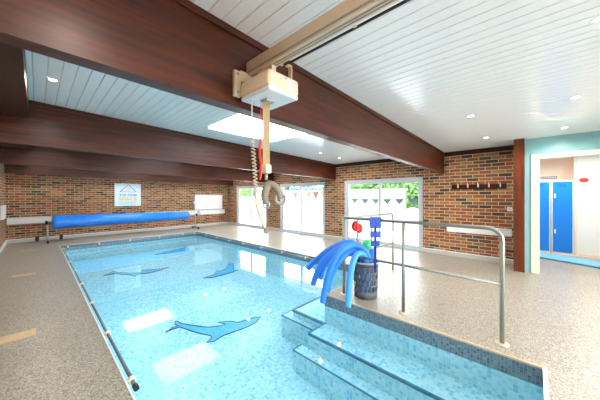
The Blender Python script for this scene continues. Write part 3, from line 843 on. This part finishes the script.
e.tube([(2.43+.038*math.cos(PI/6*k),11.366,1.67+.038*math.sin(PI/6*k)) for k in range(12)], .006, 5, closed=True)
e.build('sun_emblem', M['signyel'], t)
e = MB()
for k, z in enumerate((1.19,1.15,1.11)):
    e.tube([(2.15+.55*i/24+.0, 11.367, z+.008*math.sin(i*1.05+k)) for i in range(25)], .011, 5)
e.build('wave_lines', M['signpale'], t)
# whiteboard
t = thing('whiteboard', (5.7,11.37,1.1), 'blank white board in a thin frame on the far wall near the corner', 'whiteboard')
MB().box((5.03,11.365,.80),(6.36,11.385,1.45)).build('panel', M['white'], t)
e = MB(); e.box((5.0,11.36,.775),(5.03,11.398,1.475)); e.box((6.36,11.36,.775),(6.39,11.398,1.475)); e.box((5.03,11.36,.775),(6.36,11.398,.80)); e.box((5.03,11.36,1.45),(6.36,11.398,1.475))
e.build('frame', M['upvc'], t)
o = MB().box((4.93,11.33,1.05),(4.98,11.398,1.18), .006).build('wall_switch', M['white'], origin=(4.95,11.37,1.1)); tag(o, 'small white switch box left of the whiteboard', 'switch')
e = MB(); e.tube([(4.955,11.385,.76),(4.955,11.385,1.05)], .012, 8)
o = e.build('conduit', M['grey'], origin=(4.955,11.385,.76)); tag(o, 'thin grey conduit dropping from the switch box to the white wall board', 'conduit')
o = MB().box((-.618,9.7,.80),(-.56,10.5,1.16), .01).build('wall_cabinet', M['white'], origin=(-.6,10.1,.98)); tag(o, 'white box on the left brick wall cut off at the picture edge', 'wall box')

# ------------------------------------------------------------------ right brick wall: hook rail, switch
t = thing('coat_hook_rail', (6.67,.92,1.60), 'dark wooden rail with five white coat hooks on the brick wall', 'coat rack')
MB().box((6.655,.43,1.555),(6.679,1.42,1.655), .003).build('rail_board', M['trim'], t)
for k in range(5):
    y = .53+.19*k
    e = MB(); e.box((6.647,y-.012,1.585),(6.656,y+.012,1.665), .002); e.tube(catmull([(6.65,y,1.65),(6.622,y,1.662),(6.607,y,1.69)], 4), .006, 6); e.tube(catmull([(6.65,y,1.60),(6.625,y,1.592),(6.612,y,1.612)], 4), .006, 6)
    e.build('hook', M['white'], t)
t = thing('light_switch', (6.675,.375,1.13), 'white light switch on the brick wall beside the brown column', 'switch')
MB().box((6.667,.335,1.085),(6.679,.42,1.17), .003).build('plate', M['white'], t)
MB().box((6.662,.36,1.11),(6.668,.395,1.145), .002).build('rocker', M['upvc'], t)

# ------------------------------------------------------------------ changing room: lockers, mat, sign
def locker(y0, y1, lb, handles):
    t = thing('locker', (8.8,(y0+y1)/2,0), lb, 'locker', 'blue lockers in the changing room recess')
    e = MB(); e.box((8.60,y0,.0),(9.10,y1,1.775)); e.build('carcass', M['white'], t)
    d_ = MB().box((8.588,y0+.022,.06),(8.603,y1-.022,1.745), .003).build('door', M['lockblue'], t)
    for z in handles:
        e = MB(); e.box((8.574,y1-.075,z-.05),(8.589,y1-.047,z+.05), .004); e.build('handle', M['white'], d_)
    e = MB()
    for k in range(3): e.box((8.5855,(y0+y1)/2-.07,1.62+.03*k),(8.589,(y0+y1)/2+.07,1.628+.03*k))
    e.build('vent_slots', M['navy'], d_)
locker(-.655,-.288,'blue door locker with two white handles, right of its pair', (1.40,.55))
locker(-.272,.095,'blue door locker half hidden by the door frame', (.93,))
t = thing('floor_mat', (8.0,-.7,0), 'pale blue foam mat on the changing room floor before the lockers', 'mat')
p = [(7.90,.20),(7.10,-1.75),(7.62,-1.96),(8.40,.0)]
e = MB(); e.hexa([(x,y,.001) for x, y in p], [(x,y,.035) for x, y in p]); e.build('pad', M['matblue'], t)
e = MB(); e.tube([(p[0][0]-.006,p[0][1],.012),(p[1][0]-.006,p[1][1],.012)], .011, 6); e.build('edge_strip', M['signnavy'], t)
t = thing('door_sign', (9.195,-.2,1.9), 'small dark plum sign strip on the wall above the lockers', 'sign')
MB().box((8.592,-.385,1.815),(8.606,.02,1.875)).build('plate', M['plum'], t)
e = MB()
for k in range(9): e.box((8.590,-.36+.036*k,1.838),(8.593,-.342+.036*k,1.852))
e.build('mark_dashes', M['signpale'], t)
t = thing('wall_disc', (8.595,-.81,1.76), 'oval red disc on the white changing room wall', 'wall disc')
e = MB(); e.lathe([(.075,0),(.075,-.012),(.06,-.02)], (0,0,0), 24, 'x')
for v in e.bm.verts: v.co = Vector((v.co.x+8.599, v.co.y*1.0-.81, v.co.z*.72+1.765))
e.build('disc', M['red'], t)

# ------------------------------------------------------------------ outside the doors
e = MB(); e.box((XR+.25,-6,-.12),(30,34,-.03)); e.box((-14,-24,-.12),(XR+.25,YN-.25,-.03))  # second slab is unseen, added to bounce daylight through the near glazing
e.build('patio', M['paver'], kind='structure')
t = thing('garden_wall', (10.6,8,0), 'tall white rendered garden wall across the patio behind the bunting', 'wall')
MB().box((10.45,3.95,-.05),(10.65,12.6,1.67)).build('masonry', M['render'], t)
MB().box((10.40,3.90,1.67),(10.70,12.65,1.72)).build('capping', M['render'], t)
t = thing('garden_fence', (10.2,5,0), 'low white picket fence with scalloped tops across the patio', 'fence')
e = MB()
y = -5.0
while y < 24:
    poly = [(10.2,y,0),(10.2,y+.54,0)]
    for k in range(9):
        a = k/8
        poly.append((10.2,y+.54-.54*a,.86+.10*math.sin(PI*a)))
    e.prism(poly, (.03,0,0)); y += .55
e.build('boards', M['render'], t)
e = MB(); e.box((10.23,-5,.3),(10.28,24,.38)); e.box((10.23,-5,.65),(10.28,24,.73)); e.build('rails', M['render'], t)
t = thing('boundary_wall', (11.3,20,0), 'pale high boundary wall at the far corner of the garden', 'wall')
MB().box((11.2,12.8,-.05),(11.4,30,1.35)).build('masonry', M['render'], t)

def bunting(lb, x, y0, y1, z, n, mats, hgt, wid):
    t = thing('bunting', (x,(y0+y1)/2,z), lb, 'bunting')
    MB().tube([(x,y0+(y1-y0)*i/16,z-.05*math.sin(PI*i/16)) for i in range(17)], .012, 6).build('string', M['fblue'], t)
    for k in range(n):
        yc = y0+(y1-y0)*(k+.5)/n; zz = z-.05*math.sin(PI*(k+.5)/n)
        MB().prism([(x-.004,yc-wid/2,zz),(x-.004,yc+wid/2,zz),(x-.004,yc,zz-hgt)], (.008,0,0)).build('flag', M[mats[k % len(mats)]], t)
    for yy in (y0,y1): MB().tube([(x,yy,-.05),(x,yy,z+.05)], .02, 8).build('pole', M['render'], t)
bunting('bunting of green and slate blue flags outside the door nearest the viewer', 10.05, 2.7, 7.3, 1.33, 9, ('fgreen','fblue','fblue','fgreen','fgreen','fblue'), .23, .40)
bunting('bunting of dusty pink and brown flags outside the middle patio door', 10.05, 7.6, 11.6, 1.68, 8, ('fpink','fbrown','fpink'), .46, .46)

def tree(name, lb, blobs, mat, n, size=.13, trunk=None, group=None):
    c0 = blobs[0]
    t = thing(name, (c0[0],c0[1],0), lb, 'tree' if 'hedge' not in name else 'hedge', group)
    bm_ = MB()
    tot = sum(b[3]*b[4] for b in blobs)
    for (x,y,z,r,h) in blobs:
        for _ in range(int(n*r*h/tot)):
            v = Vector((random.gauss(0,1),random.gauss(0,1),random.gauss(0,1))).normalized()*random.uniform(.72,1.02)
            p = Vector((x+v.x*r, y+v.y*r, max(.05, z+v.z*h)))
            nrm = (v+Vector((random.uniform(-.7,.7),random.uniform(-.7,.7),random.uniform(-.3,.9)))).normalized()
            a = nrm.orthogonal().normalized(); b_ = nrm.cross(a)
            th = random.uniform(0,6.28); a, b_ = a*math.cos(th)+b_*math.sin(th), b_*math.cos(th)-a*math.sin(th)
            s = size*random.uniform(.7,1.3)
            bm_.quad(p-a*s, p-b_*s*.5, p+a*s, p+b_*s*.5)
        bm_.ball((x,y,z), r*.78, r*.78, h*.78, 12)
    bm_.build('crown', mat, t, recalc=False)
    zt = max(.3, blobs[0][2])
    MB().tube([(c0[0],c0[1],-.05),(c0[0],c0[1],zt)], [.12,.07], 8).build('trunk', M['bark'], t)
tree('garden_tree', 'bright green tree rising over the white garden wall, seen through the near door', [(13.5,5.6,2.0,1.3,1.3),(13.8,5.0,1.7,1.2,1.5),(13.4,7.3,2.1,1.2,1.0)], M['leafA'], 4200)
tree('garden_tree', 'bright green bush above the low fence at the right side of the near door', [(12.6,2.6,1.1,1.1,1.3),(12.8,1.3,1.3,1.2,1.5),(13.2,.0,1.4,1.2,1.5)], M['leafA'], 3600)
tree('garden_hedge', 'dark bluish green hedge above the wall outside the middle patio door', [(13.0,9.6,1.5,1.0,.75),(13.0,11.2,1.5,1.0,.72),(13.0,12.6,1.5,1.0,.75),(13.0,14.0,1.5,1.0,.75)], M['leafB'], 4200)
tree('garden_tree', 'small bright green tree in the left pane of the farthest patio door', [(13.6,20.0,1.8,1.25,.70)], M['leafA'], 2200)

# ------------------------------------------------------------------ daylight, camera, colour
W = bpy.data.worlds.new('sky'); SC.world = W; W.use_nodes = True
nt = W.node_tree
bg = nt.nodes['Background']
bg.inputs['Color'].default_value = (.90,.96,1.0,1); bg.inputs['Strength'].default_value = 13

cam = bpy.data.cameras.new('camera'); co = bpy.data.objects.new('camera', cam); COL.objects.link(co)
co.location = (0,0,1.38); co.rotation_euler = (PI/2,0,-.81413)
cam.sensor_width = 36; cam.lens = 249.07/600*36; cam.shift_y = -3.17/600
cam.clip_start = .02
SC.camera = co
SC.view_settings.view_transform = 'Standard'; SC.view_settings.look = 'None'
SC.view_settings.gamma = 1; SC.view_settings.use_curve_mapping = False
SC.view_settings.exposure = 0.52
SC.cycles.use_denoising = True
SC.cycles.max_bounces = 10; SC.cycles.diffuse_bounces = 6; SC.cycles.glossy_bounces = 5; SC.cycles.transparent_max_bounces = 16
SC.cycles.sample_clamp_indirect = 8
